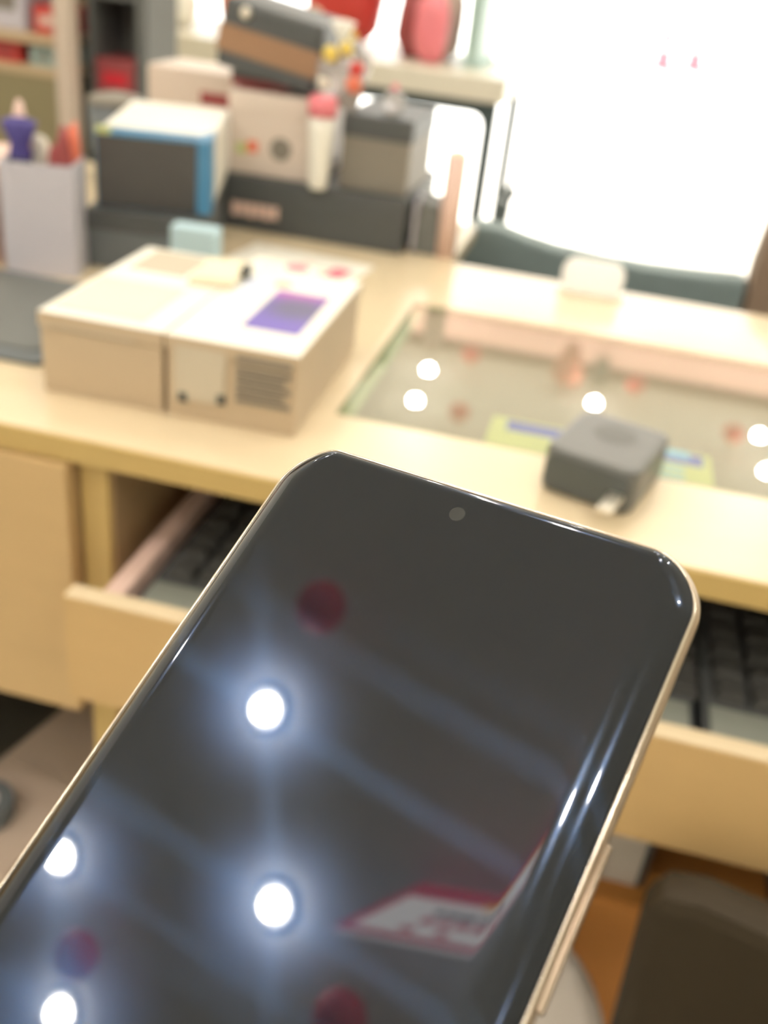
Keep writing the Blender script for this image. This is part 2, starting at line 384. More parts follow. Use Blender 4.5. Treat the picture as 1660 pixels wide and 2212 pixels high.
# card lying under the glass
t = thing('price_card', 'pale green card with a blue band lying under the glass beside the charger', 'card', (-0.040, 0.536, 0.7546))
obj('sheet', bx(0, 0.137, 0, 0.052, 0, 0.0004), M['mark_green'], t)
obj('blue_band', bx(0.010, 0.132, 0.034, 0.049, 0.0004, 0.0005), M['mark_blue'], t)
obj('cyan_reflection', bx(0.090, 0.124, 0.042, 0.052, 0.0005, 0.0006), M['mark_cyan'], t)  # cyan reflection painted on as a flat patch
bm = bmesh.new()
for k in range(3): add_box(bm, 0.096, 0.120, 0.010 + k * 0.008, 0.013 + k * 0.008, 0.0004, 0.0005)
obj('printed_lines', bm, M['mark_cyan'], t)

# carcass below the worktop
YF = 0.445
cb = thing('counter_cabinet', 'pale wood cabinet under the counter with one drawer pulled out', 'cabinet', (0, 0, 0))
obj('upright', bx(-0.2535, -0.2365, YF, 0.88, 0.02, 0.7455, bev=0.0006, seg=1), M['wood_edge'], cb)
obj('upright', bx(0.46, 0.477, YF, 0.88, 0.02, 0.7455, bev=0.0006, seg=1), M['wood_edge'], cb)
obj('upright', bx(-1.29, -1.273, YF, 0.88, 0.02, 0.7455), M['wood_edge'], cb)
obj('back_panel', bx(-1.29, 0.477, 0.868, 0.88, 0.02, 0.7455), M['dark_in'], cb)
obj('bay_floor', bx(-0.2365, 0.46, 0.56, 0.868, 0.600, 0.612), M['wood_in'], cb)
obj('bay_lining', bx(-0.2364, -0.2350, YF + 0.004, 0.868, 0.612, 0.7455), M['wood_in'], cb)
obj('niche_floor', bx(-1.273, -0.2535, 0.38, 0.868, 0.30, 0.312), M['dark_in'], cb)

for x0, x1 in ((-0.80, -0.2555), (-1.272, -0.803)):
    dr = obj('drawer', bx(x0 + 0.006, x1 - 0.006, YF + 0.004, 0.84, 0.572, 0.735), M['wood_in'], cb)
    obj('drawer_front', bx(x0, x1, YF - 0.012, YF + 0.004, 0.568, 0.744, bev=0.0012), M['wood_front'], dr)
YD = 0.385
dr = obj('drawer', bx(-0.2085, 0.432, YD + 0.012, 0.789, 0.628, 0.632), M['dark_in'], cb)
dr['label'] = 'pulled out drawer of pale wood holding black keyboards'
obj('drawer_front', bx(-0.2335, 0.457, YD, YD + 0.012, 0.626, 0.695, bev=0.0012), M['wood_orange'], dr)
obj('edge_band', bx(-0.2325, 0.456, YD + 0.0005, YD + 0.0115, 0.695, 0.6958), M['wood'], dr)
obj('side_panel', bx(-0.2195, -0.2085, YD + 0.012, 0.80, 0.630, 0.690), M['palepink'], dr)
obj('side_panel', bx(0.432, 0.443, YD + 0.012, 0.80, 0.630, 0.690), M['palepink'], dr)
obj('back_board', bx(-0.2085, 0.432, 0.789, 0.80, 0.630, 0.685), M['palepink'], dr)

# black keyboards lying in the drawer
def keyboard(loc, w, d, h, label, lip=True):
    t = thing('keyboard', label, 'keyboard', loc)
    obj('case', prism(rrect(0, w, 0, d, 0.006, 4), 0, h, bev=0.0015), M['black_matt'], t)
    obj('front_lip', bx(0.003, w - 0.003, -0.0006, 0.030, h, h + 0.002, bev=0.0008), M['kbtray'], t)
    nx, ny = int(w / 0.019), int((d - 0.045) / 0.019)
    first = None
    for j in range(ny):
        for i in range(nx):
            x, y = 0.006 + i * 0.019, 0.036 + j * 0.019
            if first is None:
                bm = bmesh.new(); a = 0.0165; b = 0.0125
                lo = [bm.verts.new(p + (0,)) for p in ((0, 0), (a, 0), (a, a), (0, a))]; o_ = (a - b) / 2
                hi = [bm.verts.new(p + (0.006,)) for p in ((o_, o_), (a - o_, o_), (a - o_, a - o_), (o_, a - o_))]
                bm.faces.new(hi)
                for k in range(4): bm.faces.new((lo[k], lo[(k + 1) % 4], hi[(k + 1) % 4], hi[k]))
                first = obj('key', bm, M['rubber'], t, loc=(x, y, h)); key = first
            else:
                key = first.copy(); C.objects.link(key); key.parent = t; key.location = (x, y, h)
    return t
for x, lab in ((-0.206, 'flat black carton under the left keyboard in the open drawer'), (0.103, 'flat black carton under the right keyboard in the open drawer')):
    t = thing('flat_carton', lab, 'box', (x, 0.401, 0.6325))
    obj('body', bx(0, 0.307, 0, 0.16, 0, 0.014, bev=0.001), M['black_matt'], t); obj('lid', bx(-0.0006, 0.3076, -0.0006, 0.1606, 0.008, 0.021, bev=0.001), M['black_matt'], t)
keyboard((-0.205, 0.402, 0.6538), 0.305, 0.15, 0.028, 'black keyboard lying in the left half of the open drawer')
keyboard((0.104, 0.402, 0.6538), 0.305, 0.15, 0.030, 'black keyboard lying in the right half of the open drawer')

# ---------------------------------------------------------------- below the counter
t = thing('white_packet', 'pale grey-white packet on the brown carton below the drawer', 'packet', (0.02, 0.475, 0.4945))
obj('body', bx(0, 0.092, 0, 0.10, 0, 0.066, bev=0.003), M['stool'], t)
obj('dark_edge', bx(0.0921, 0.096, 0.001, 0.099, 0.001, 0.064), M['rubber'], t)
def carton(name, label, loc, rotz, w, d, h, m_, cat='box', tape=True, group=None):
    t = thing(name, label, cat, loc, rotz, group)
    obj('body', bx(0, w, 0, d, 0, h, bev=0.0015), m_, t)
    bm = bmesh.new(); add_box(bm, 0.002, w - 0.002, 0.001, d / 2 - 0.001, h, h + 0.0025); add_box(bm, 0.002, w - 0.002, d / 2 + 0.001, d - 0.001, h, h + 0.0025)
    obj('flap', bm, m_, t)
    if tape: obj('tape', bx(0.004, w - 0.004, d / 2 - 0.012, d / 2 + 0.012, h + 0.0025, h + 0.003), M['cream'], t)
    return t
carton('kraft_carton', 'orange-brown cardboard carton standing under the open drawer', (-0.20, 0.46, 0.0), 0, 0.40, 0.30, 0.492, M['kraft'])
t = carton('pale_carton', 'pinkish grey carton standing in the dark niche under the left drawer', (-0.389, 0.425, 0.3125), math.radians(-13), 0.086, 0.185, 0.11, M['pinkkraft'], tape=False)
t = thing('tape_roll', 'grey tape roll with a white core on the pinkish carton', 'tape', (-0.348, 0.450, 0.4256))
obj('tape_band', lathe([(0.010, 0), (0.021, 0), (0.021, 0.015), (0.010, 0.015), (0.010, 0)], 32), M['slate'], t, False)
obj('core', lathe([(0.007, 0), (0.010, 0), (0.010, 0.016), (0.007, 0.016), (0.007, 0)], 32), M['white'], t, False)

# chair of the clerk and the white stool, lower right
t = thing('clerk_chair', 'dark brown leather chair turned sideways in front of the open drawer', 'chair', (0.084, 0.361, 0.0), math.radians(-13))
bm = prism([(0.012, 0.515), (0.34, 0.515), (0.34, 0.60), (0.325, 0.640), (0.29, 0.650), (0.03, 0.650), (0.012, 0.645), (0.006, 0.63)], -0.024, 0.0, 0.009, 'y')
obj('backrest', bm, M['chairbrown'], t, False)
obj('seat', prism(rrect(0.03, 0.35, -0.42, -0.05, 0.05), 0.40, 0.455, 0.012), M['chairbrown'], t)
for lx in (0.05, 0.31):
    obj('back_post', tube([(lx, -0.012, 0.02), (lx, -0.012, 0.52)], 0.010, 10), M['rubber'], t, True)
    obj('leg', tube([(lx + 0.02, -0.38, 0.0), (lx + 0.02, -0.37, 0.40)], 0.012, 10), M['rubber'], t, True)
    obj('foot', lathe([(0.0, 0), (0.016, 0), (0.016, 0.02), (0, 0.02)], 12, (lx, -0.012, 0)), M['rubber'], t)
t = thing('round_pail', 'pale grey round lidded pail beside the dark brown chair', 'pail', (0.022, 0.362, 0))
obj('body', lathe([(0, 0), (0.060, 0), (0.062, 0.004), (0.070, 0.478), (0, 0.478)], 48), M['stool'], t, True)
obj('lid', lathe([(0.0715, 0.466), (0.0755, 0.468), (0.0765, 0.488), (0.073, 0.497), (0.060, 0.500), (0.056, 0.496), (0, 0.496)], 48), M['stool'], t, True)

# ---------------------------------------------------------------- phone boxes on the counter
def phone_box(loc, rotz, w, d, h, label):
    t = thing('phone_box', label, 'box', loc, rotz)
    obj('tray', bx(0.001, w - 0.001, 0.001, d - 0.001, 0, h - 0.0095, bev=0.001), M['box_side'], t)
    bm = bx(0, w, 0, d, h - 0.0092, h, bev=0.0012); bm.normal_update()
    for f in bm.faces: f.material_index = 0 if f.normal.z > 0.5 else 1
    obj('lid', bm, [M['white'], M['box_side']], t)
    return t
t = phone_box((-0.299, 0.487, ZC), math.radians(1.0), 0.0765, 0.152, 0.0492, 'plain white phone box left of the one with the purple picture')
obj('lid_line', bx(0.003, 0.060, -0.0006, 0.0, 0.0408, 0.0418), M['ink_pale'], t)
obj('paper_label', bx(0.004, 0.060, 0.010, 0.075, 0.0492, 0.0497), M['cream'], t)
obj('grey_label', bx(0.010, 0.048, 0.100, 0.146, 0.0492, 0.0496), M['ink_pale'], t)
t = phone_box((-0.2215, 0.488, ZC), math.radians(1.5), 0.0785, 0.152, 0.0492, 'white phone box with a purple picture on its lid')
pic = bx(-0.017, 0.017, -0.037, 0.037, 0, 0.0005)
obj('purple_picture', pic, M['purple_pic'], t, loc=(0.0510, 0.069, 0.0492))
obj('pale_print', bx(0.010, 0.026, 0.075, 0.125, 0.0492, 0.0495), M['lilac'], t)
obj('camera_print', lathe([(0, 0), (0.006, 0), (0.006, 0.0004), (0, 0.0004)], 20, (0.033, 0.118, 0.0492)), M['ink_pale'], t)
obj('side_label', bx(0.006, 0.036, -0.0005, 0.0008, 0.012, 0.044), M['ink_pale'], t)
bm = bmesh.new()
add_box(bm, 0.0425, 0.0745, -0.0006, 0.0008, 0.0405, 0.0442)
for k in range(5): add_box(bm, 0.0425, 0.0745 - 0.004 * (k % 2), -0.0006, 0.0008, 0.0345 - k * 0.0046, 0.0372 - k * 0.0046)
obj('printed_text', bm, M['ink'], t)
for x, z in ((0.0085, 0.010), (0.0315, 0.0125)): obj('printed_mark', bx(x, x + 0.005, -0.0007, 0.0008, z, z + 0.006), M['ink_dark'], t)

# things lying on and behind the phone boxes
t = thing('folded_label', 'folded cream paper lying across the two white phone boxes', 'paper', (-0.245, 0.575, 0.8097), math.radians(8))
obj('sheet', prism([(0, 0), (0.028, 0), (0.030, 0.004), (0.028, 0.006), (0.002, 0.005)], 0, 0.046, 0.0, 'y'), M['cream'], t)
obj('clip', bx(0.0285, 0.034, 0.022, 0.036, 0.001, 0.007, bev=0.001), M['ink_dark'], t)
t = thing('paper_sheet', 'white paper with pink marks lying flat behind the phone boxes', 'paper', (-0.312, 0.735, ZC), math.radians(-6))
obj('sheet', bx(0, 0.115, 0, 0.125, 0, 0.0008), M['white'], t)
for a in ((0.088, 0.104, 0.070, 0.100), (0.060, 0.070, 0.080, 0.100)): obj('pink_mark', bx(*a, 0.0008, 0.0011), M['pink_mark'] if a[0] > 0.08 else M['palepink'], t)
t = thing('gift_box', 'low white carton with a pink red sticker behind the purple picture box', 'box', (-0.258, 0.655, ZC), math.radians(-4))
obj('body', bx(0, 0.056, 0, 0.075, 0, 0.030, bev=0.002), M['white'], t)
obj('sticker', lathe([(0, 0), (0.009, 0), (0.009, 0.0006), (0, 0.0006)], 20, (0.040, 0.058, 0.030)), M['pink_mark'], t)
t = thing('foam_block', 'small pale blue block standing before the tall blue box', 'block', (-0.309, 0.690, ZC), math.radians(4))
obj('body', bx(0, 0.036, 0, 0.018, 0, 0.052, bev=0.003), M['paleblue'], t)
obj('sleeve', bx(-0.0006, 0.0366, -0.0006, 0.0186, 0.0, 0.014, bev=0.001), M['white'], t)
t = thing('desk_mat', 'dark grey mat on the counter left of the phone boxes', 'mat', (-0.60, 0.515, ZC), math.radians(0))
obj('body', prism(rrect(0, 0.285, 0, 0.15, 0.008), 0, 0.004, 0.001), M['slate'], t)
obj('pad', prism(rrect(0.012, 0.273, 0.012, 0.138, 0.006), 0.004, 0.0052), M['darkgrey'], t)

# the blue box on its dark base
t = thing('slate_box', 'dark slate carton under the tall blue and white box', 'box', (-0.391, 0.718, ZC), math.radians(12))
obj('body', bx(0, 0.082, 0, 0.16, 0, 0.045, bev=0.0015), M['slate'], t)
obj('lid', bx(-0.0008, 0.0828, -0.0008, 0.1608, 0.030, 0.0455, bev=0.001), M['black_matt'], t)
t = thing('blue_gift_box', 'white box with blue front band and black front panel', 'box', (-0.388, 0.730, ZC + 0.0457), math.radians(16))
w_, d_, h_ = 0.088, 0.17, 0.056
obj('body', bx(0, w_, 0.014, d_, 0, h_, bev=0.002), M['white'], t)
bm = prism([(0, 0), (w_, 0), (w_, 0.05), (w_ * 0.85, 0.018), (w_ * 0.5, 0.026), (w_ * 0.15, 0.020), (0, 0.012)], h_, h_ + 0.0008)
obj('blue_arc', bm, M['blue'], t)
obj('blue_band', bx(-0.0005, w_ + 0.0008, 0, 0.030, 0, h_, bev=0.001), M['blue'], t)
obj('front_panel', bx(0.001, w_ - 0.010, -0.0012, 0.002, 0.001, h_ - 0.0015), M['black_gloss'], t)
obj('corner_tab', bx(0.001, 0.012, -0.0010, 0.006, h_ - 0.001, h_ + 0.004, bev=0.001), M['mark_green'], t)

# paper carton with packets on the left
t = thing('open_carton', 'open lavender grey carton full of packets at the left edge', 'box', (-0.4335, 0.669, ZC), math.radians(16))
cw, cdp, ch = 0.0535, 0.044, 0.083
for nm, a in (('front_panel', (0, cw, 0, 0.002, 0, ch)), ('back_panel', (0, cw, cdp - 0.002, cdp, 0, ch)), ('side_panel', (0, 0.002, 0.002, cdp - 0.002, 0, ch)), ('side_panel', (cw - 0.002, cw, 0.002, cdp - 0.002, 0, ch)), ('bottom_panel', (0.002, cw - 0.002, 0.002, cdp - 0.002, 0, 0.002))):
    obj(nm, bx(*a), M['lavender'], t)
t2 = thing('pale_box', 'pale pink carton at the left edge beside the open lavender carton', 'box', (-0.545, 0.676, ZC), math.radians(0))
obj('body', bx(0, 0.095, 0, 0.09, 0, 0.072, bev=0.002), M['palepink'], t2)
obj('lid', bx(-0.001, 0.096, -0.001, 0.091, 0.052, 0.0735, bev=0.001), M['palepink'], t2)
def packet(loc, s, m_, label, seed, rot=(0, 0, 0)):
    o = obj('packet', blob(*s, amp=0.35, seed=seed, sub=3), m_, None, True, loc, rot)
    tag(o, label, 'packet', None); return o
R20 = math.radians(16)
def inb(x, y, z): return (-0.4335 + x * math.cos(R20) - y * math.sin(R20), 0.669 + x * math.sin(R20) + y * math.cos(R20), ZC + z)
packet(inb(0.0395, 0.012, 0.057), (0.0085, 0.008, 0.054), M['red_dull'], 'dull red packet in the open lavender carton, front right', 2, (0.05, 0.12, 0.2))
packet(inb(0.0265, 0.031, 0.050), (0.011, 0.008, 0.047), M['offwhite'], 'white foil packet standing in the middle of the open carton', 1, (0.0, -0.1, 0.1))
packet(inb(0.0425, 0.031, 0.054), (0.008, 0.009, 0.051), M['orange'], 'orange packet at the back right of the open carton', 4, (-0.05, 0.1, 0.2))
packet(inb(0.0115, 0.033, 0.059), (0.009, 0.008, 0.056), M['palepink'], 'pale pink crumpled packet at the back left of the open carton', 5, (0, -0.1, 0.1))
px_, py_, pz_ = inb(0.0135, 0.0135, 0.003)
t = thing('purple_pouch', 'tall purple and navy fabric pouch in the front left corner of the open carton', 'pouch', (px_, py_, pz_))
obj('body', blob(0.0105, 0.010, 0.044, (0, 0, 0.043), 0.2, 6), M['navy'], t, True)
obj('neck', lathe([(0.009, 0.082), (0.007, 0.090), (0.013, 0.106), (0.009, 0.108), (0.0, 0.096)], 16), M['purple'], t, True)
t = thing('white_carton', 'white carton standing behind the blue and white box', 'box', (-0.462, 0.985, ZC))
obj('body', bx(0, 0.088, 0, 0.075, 0, 0.098, bev=0.002), M['offwhite'], t)
obj('lid', bx(-0.001, 0.089, -0.001, 0.076, 0.080, 0.1225, bev=0.002), M['cartonbeige'], t)
obj('red_print', bx(0.055, 0.0895, -0.0014, -0.001, 0.092, 0.104), M['red_dull'], t)

# stacked boxes on the counter wing
t = thing('black_carton', 'long low black carton with a pale printed name, under the other boxes', 'box', (-0.348, 0.897, ZC), math.radians(1))
obj('body', bx(0, 0.175, 0, 0.16, 0, 0.042, bev=0.0015), M['black_matt'], t)
obj('lid', bx(-0.001, 0.176, -0.001, 0.161, 0.026, 0.0495, bev=0.0015), M['black_matt'], t)
bm = bmesh.new()
for k in range(6): add_box(bm, 0.010 + k * 0.0078, 0.0164 + k * 0.0078, -0.0018, 0.0, 0.013 + 0.001 * (k % 2), 0.0255)
obj('printed_name', bm, M['palepink'], t)
t = thing('grey_wedge', 'dark grey glossy packet standing at the right end of the black carton', 'packet', (-0.168, 0.915, ZC), math.radians(6))
obj('body', prism([(0, 0), (0.026, 0), (0.024, 0.045), (0.006, 0.048), (0.004, 0.02)], 0, 0.05, 0.001, 'y'), M['darkgrey'], t)
obj('foil_seam', bx(0.001, 0.004, -0.001, 0.048, 0.004, 0.046), M['lavender'], t)
t = thing('picture_carton', 'pale pink carton with small printed pictures on the black carton', 'box', (-0.346, 0.905, ZC + 0.0497), math.radians(2))
obj('body', bx(0, 0.086, 0, 0.12, 0, 0.070, bev=0.0015), M['cartonbeige'], t)
obj('lid', bx(-0.0008, 0.0868, -0.0008, 0.1208, 0.056, 0.0708, bev=0.001), M['cartonbeige'], t)
obj('grey_picture', lathe([(0, 0), (0.010, 0), (0.010, 0.001), (0, 0.001)], 20), M['grey'], t, loc=(0.050, 0, 0.026), rot=(math.radians(90), 0, 0))
obj('orange_picture', bx(0.018, 0.028, -0.001, 0, 0.020, 0.030), M['orange'], t)
obj('green_picture', bx(0.008, 0.017, -0.001, 0, 0.018, 0.027), M['mark_green'], t)
obj('red_top_print', bx(0.0, 0.030, 0.02, 0.06, 0.0708, 0.0712), M['red_dull'], t)
t = thing('pink_tube', 'pale pink plastic tube standing before the grey carton', 'tube', (-0.255, 0.893, ZC + 0.0497))
obj('body', lathe([(0, 0), (0.007, 0), (0.009, 0.004), (0.011, 0.05), (0.012, 0.062), (0, 0.062)], 20), M['white'], t, True)
obj('cap', lathe([(0, 0.0622), (0.013, 0.0622), (0.013, 0.076), (0.010, 0.079), (0, 0.079)], 20), M['pinkpack'], t, True)
t = thing('grey_carton', 'grey carton with a black lid on the right half of the black carton', 'box', (-0.240, 0.910, ZC + 0.0497), math.radians(0))
obj('body', bx(0, 0.064, 0, 0.11, 0, 0.050, bev=0.0015), M['grey'], t)
obj('lid', bx(-0.001, 0.065, -0.001, 0.111, 0.046, 0.066, bev=0.003), M['black_matt'], t)
t = thing('clear_bauble', 'small clear plastic bauble on the black lid of the grey carton', 'bauble', (-0.200, 0.93, ZC + 0.1158))
obj('ball', lathe([(0.0, 0), (0.006, 0.001), (0.0095, 0.006), (0.0105, 0.011), (0.008, 0.018), (0.003, 0.021), (0, 0.021)], 20), M['clear'], t, True)
obj('red_cap', lathe([(0, 0.0212), (0.004, 0.0212), (0.003, 0.026), (0, 0.026)], 12), M['pinkpack'], t, True)
t = thing('brown_case', 'long dark case with a brown kraft band tilted on top of the stacked boxes', 'case', (-0.366, 0.915, ZC + 0.1225))
t.rotation_euler = (0, math.radians(9), math.radians(0)); t.location.z += 0.016
obj('body', bx(0, 0.094, 0, 0.10, 0.0, 0.058, bev=0.006), M['black_matt'], t)
obj('brown_band', bx(-0.0006, 0.0946, -0.0008, 0.1006, 0.014, 0.036, bev=0.001), M['brownbox'], t)
obj('shiny_stud', lathe([(0, 0), (0.005, 0.0005), (0.004, 0.003), (0, 0.004)], 16), M['metal'], t, True, loc=(0.022, -0.0002, 0.049), rot=(math.radians(90), 0, 0))
t = thing('support_carton', 'dark red low carton under the tilted case', 'box', (-0.356, 0.935, ZC + 0.1208))
obj('body', bx(0, 0.055, 0, 0.08, 0, 0.012, bev=0.001), M['red_dull'], t)
obj('lid', bx(-0.0005, 0.0555, -0.0005, 0.0805, 0.007, 0.0125), M['black_matt'], t)
# crumpled clear bag with red and yellow sweets
t = thing('sweet_bag', 'crumpled clear plastic bag with red and yellow pieces beside the brown case', 'bag', (-0.247, 0.925, ZC + 0.1162))
obj('film', blob(0.020, 0.016, 0.026, (0.0, 0, 0.0255), 0.7, 12, sub=4), M['clear'], t, True)
obj('knot', lathe([(0.004, 0.050), (0.003, 0.056), (0.012, 0.070), (0.007, 0.071), (0, 0.060)], 16, (-0.004, 0, 0)), M['white'], t, True)
for (x, y, z, r, mm) in ((0.013, -0.012, 0.022, 0.008, 'orange'), (0.014, -0.010, 0.034, 0.007, 'red'), (-0.010, -0.012, 0.044, 0.007, 'yellow'), (0.004, -0.012, 0.050, 0.006, 'yellow'), (-0.014, -0.010, 0.02, 0.007, 'offwhite')):
    obj('sweet', blob(r, r * 0.8, r, (x, y, z), 0.2, 3, sub=2), M[mm], t, True)

# rolled poster, white adapter, charger
t = thing('rolled_poster', 'pale pink rolled poster standing at the back edge of the counter', 'poster', (-0.135, 0.925, ZC))
obj('roll', lathe([(0.0, 0), (0.010, 0), (0.010, 0.092), (0.008, 0.092), (0.008, 0.004), (0, 0.004)], 24), M['palepink'], t, True)
obj('inner_turn', lathe([(0.0055, 0.003), (0.0068, 0.003), (0.0068, 0.095), (0.0055, 0.095), (0.0055, 0.003)], 24), M['cream'], t, True)
t = thing('card_stand', 'white rounded card holder on the back edge of the counter', 'holder', (-0.022, 0.870, ZC), math.radians(1))
obj('plate', prism(rrect(0, 0.054, 0.002, 0.031, 0.012), 0.004, 0.010, 0.001, 'y'), M['frost'], t)
obj('foot', bx(-0.001, 0.057, 0.0, 0.018, 0, 0.004, bev=0.001), M['white'], t)

def charger():
    t = thing('wall_charger', 'charcoal wall charger with a flat metal pin lying on the glass edge', 'charger', (-0.004, 0.490, ZC + 0.0003), math.radians(-17))
    w_, d_, h_ = 0.053, 0.066, 0.026
    bm = prism(rrect(0, w_, 0, d_, 0.009, 6), 0, h_, 0.0035)
    obj('housing', bm, M['charger'], t)
    obj('pin_face', prism(rrect(0.003, w_ - 0.003, 0.003, h_ - 0.003, 0.006, 5), -0.0008, 0.001, 0.0004, 'y'), M['charger_dk'], t)
    for x in (0.0415,):
        obj('pin', prism([(-0.0008, 0), (0.0008, 0), (0.0008, 0.014), (0.0004, 0.016), (-0.0004, 0.016), (-0.0008, 0.014)], 0.0075, 0.0140) if False else bx(x - 0.001, x + 0.0072, -0.022, -0.0008, 0.0100, 0.0128, bev=0.0008), M['metal'], t)
    bm = lathe([(0, 0), (0.011, 0), (0.012, 0.0004), (0, 0.0005)], 24)
    obj('round_emblem', bm, M['keycap'], t, loc=(w_ * 0.5, d_ * 0.62, h_ - 0.0002))
charger()

# ---------------------------------------------------------------- beyond the counter
t = thing('customer_chair', 'dark grey green chair with curved back pushed under the counter beside the brown chair', 'chair', (0.0, 1.10, 0))
top = [ (0.10, 0.741), (0.06, 0.7395), (0.01, 0.7405), (-0.041, 0.744), (-0.075, 0.7495), (-0.099, 0.755), (-0.128, 0.757), (-0.140, 0.752), (-0.147, 0.735), (-0.150, 0.70)]
obj('backrest', prism([(-0.15, 0.47), (0.163, 0.47), (0.163, 0.7445)] + top, -0.02, 0.02, 0.005, 'y'), M['chair'], t)
obj('seat', prism(rrect(-0.15, 0.156, -0.19, 0.03, 0.04), 0.40, 0.455, 0.012), M['chair'], t)
for x in (-0.12, 0.126):
    for y in (-0.16, 0.0): obj('leg', tube([(x, y, 0.0), (x, y, 0.40)], 0.011, 10), M['steel'], t, True)
    obj('back_post', tube([(x, 0.024, 0.40), (x, 0.024, 0.60)], 0.009, 10), M['steel'], t, True)
t = thing('brown_chair', 'brown padded chair with a rounded back at the right edge beyond the counter', 'chair', (0.0, 1.10, 0))
obj('backrest', prism([(0.1665, 0.47), (0.48, 0.47), (0.49, 0.76), (0.475, 0.81), (0.44, 0.84), (0.38, 0.852), (0.26, 0.852), (0.21, 0.846), (0.182, 0.829), (0.170, 0.80), (0.1665, 0.76)], -0.022, 0.03, 0.006, 'y'), M['brown'], t)
obj('seat', prism(rrect(0.17, 0.48, -0.19, 0.03, 0.04), 0.40, 0.455, 0.012), M['brown'], t)
for x in (0.20, 0.45):
    for y in (-0.16, 0.0): obj('leg', tube([(x, y, 0.0), (x, y, 0.40)], 0.011, 10), M['steel'], t, True)
    obj('back_post', tube([(x, 0.034, 0.40), (x, 0.034, 0.60)], 0.009, 10), M['steel'], t, True)

t = thing('display_table', 'beige table with dark steel frame standing before the shop front', 'table', (0, 2.46, 0))
obj('table_top', bx(-1.5, -0.268, 0.0, 0.55, 0.712, 0.765, bev=0.003), M['desk'], t)
obj('frame_rail', bx(-1.46, -0.283, 0.01, 0.035, 0.684, 0.7115), M['steel'], t)
obj('frame_rail', bx(-1.46, -0.283, 0.515, 0.54, 0.684, 0.7115), M['steel'], t)
for x in (-0.3145, -1.46):
    for y in (0.01, 0.515): obj('leg', bx(x, x + 0.0315, y, y + 0.025, 0.0, 0.684), M['steel'], t)
obj('corner_gusset', prism([(-0.3145, 0.684), (-0.3145, 0.650), (-0.318, 0.668), (-0.327, 0.679), (-0.343, 0.684)], 0.012, 0.033, 0, 'y'), M['steel'], t)
t = thing('slim_stand', 'thin black stand pole beside the beige table', 'stand', (-0.197, 2.25, 0))
obj('base', lathe([(0, 0), (0.09, 0), (0.09, 0.012), (0.02, 0.02), (0, 0.02)], 24), M['steel'], t)
obj('pole', tube([(-0.018, 0, 0.02), (-0.013, 0, 0.50), (-0.003, 0, 0.56), (0.0, 0, 0.745)], [0.014, 0.013, 0.006, 0.005], 10), M['steel'], t, True)
obj('collar', lathe([(0.004, 0.545), (0.012, 0.552), (0.014, 0.565), (0.004, 0.58)], 16, (-0.004, 0, 0)), M['steel'], t, True)
t = thing('metal_screen', 'tall teal grey metal screen standing on the right end of the beige table', 'panel', (-0.385, 2.62, 0.765))
obj('sheet', bx(-0.018, 0.020, 0, 0.30, 0.006, 0.55, bev=0.002), M['tealgrey'], t)
obj('foot', bx(-0.03, 0.03, 0.0, 0.30, 0, 0.006), M['tealgrey'], t)
def bag(name, label, loc, w, d, h, m_, seed, m2=None):
    t = thing(name, label, 'bag', loc)
    obj('body', blob(w / 2, d / 2, h / 2, (0, 0, h / 2 - 0.004), 0.22, seed, sub=3, flat=0.0), m_, t, True)
    obj('handle', tube([(-w * 0.15, 0, h * 0.93), (-w * 0.12, 0, h * 1.12), (0, 0, h * 1.2), (w * 0.12, 0, h * 1.12), (w * 0.15, 0, h * 0.93)], 0.004, 8), m2 or m_, t, True)
TZ = 0.765
bag('red_bag', 'large red bag on the beige table', (-0.74, 2.72, TZ), 0.21, 0.16, 0.26, M['red'], 1)
bag('cream_bag', 'cream paper bag before the large red bag', (-0.77, 2.56, TZ), 0.13, 0.08, 0.075, M['cream'], 2)
bag('yellow_bag', 'small yellow bag before the large red bag', (-0.685, 2.54, TZ), 0.07, 0.06, 0.06, M['yellow'], 3)
bag('dark_pink_bag', 'dark pink bag right of the large red bag', (-0.545, 2.68, TZ), 0.09, 0.10, 0.17, M['red_dull'], 4)
bag('pink_bag', 'bright pink bag between the dark pink bag and the teal panel', (-0.485, 2.60, TZ), 0.085, 0.08, 0.16, M['pinkpack'], 5)
bag('pale_pink_bag', 'pale pink bag beside the teal grey panel', (-0.478, 2.76, TZ), 0.09, 0.12, 0.19, M['palepink'], 6)
bag('coral_bag', 'coral bag at the left of the table behind the tilted case', (-1.02, 2.75, TZ), 0.12, 0.12, 0.17, M['orange'], 7)
bag('small_white_bag', 'small white bag at the left end of the beige table', (-1.16, 2.66, TZ), 0.10, 0.10, 0.10, M['white'], 8)

# shelves at the left
t = thing('shelf_unit', 'pale wooden shelf unit with pinkish post at the left edge', 'shelf', (0, 1.70, 0))
for x in (-0.972, -1.50):
    for y in (0.0, 0.16): obj('post', bx(x, x + 0.030, y, y + 0.03, 0.0, 1.5), M['shelfpost'], t)
for z in (0.10, 0.40, 0.742, 0.793, 1.10): obj('shelf_board', bx(-1.498, -0.974, 0.004, 0.186, z, z + 0.014), M['shelfwood'], t)
obj('front_panel', bx(-1.498, -0.974, 0.006, 0.016, 0.414, 0.742), M['olive'], t)
obj('back_panel', bx(-1.50, -0.942, 0.191, 0.198, 0.05, 1.5), M['olive'], t)
def small_box(name, label, loc, w, d, h, m_, m2, rz=0):
    t = thing(name, label, 'box', loc, rz)
    obj('body', bx(0, w, 0, d, 0, h, bev=0.002), m_, t); obj('label_band', bx(w * 0.2, w * 0.8, -0.0008, 0.0, h * 0.3, h * 0.65), m2, t)
small_box('red_shelf_box', 'red box on the pale shelf nearest the pinkish post', (-1.033, 1.74, 0.8072), 0.055, 0.10, 0.045, M['red'], M['palepink'])
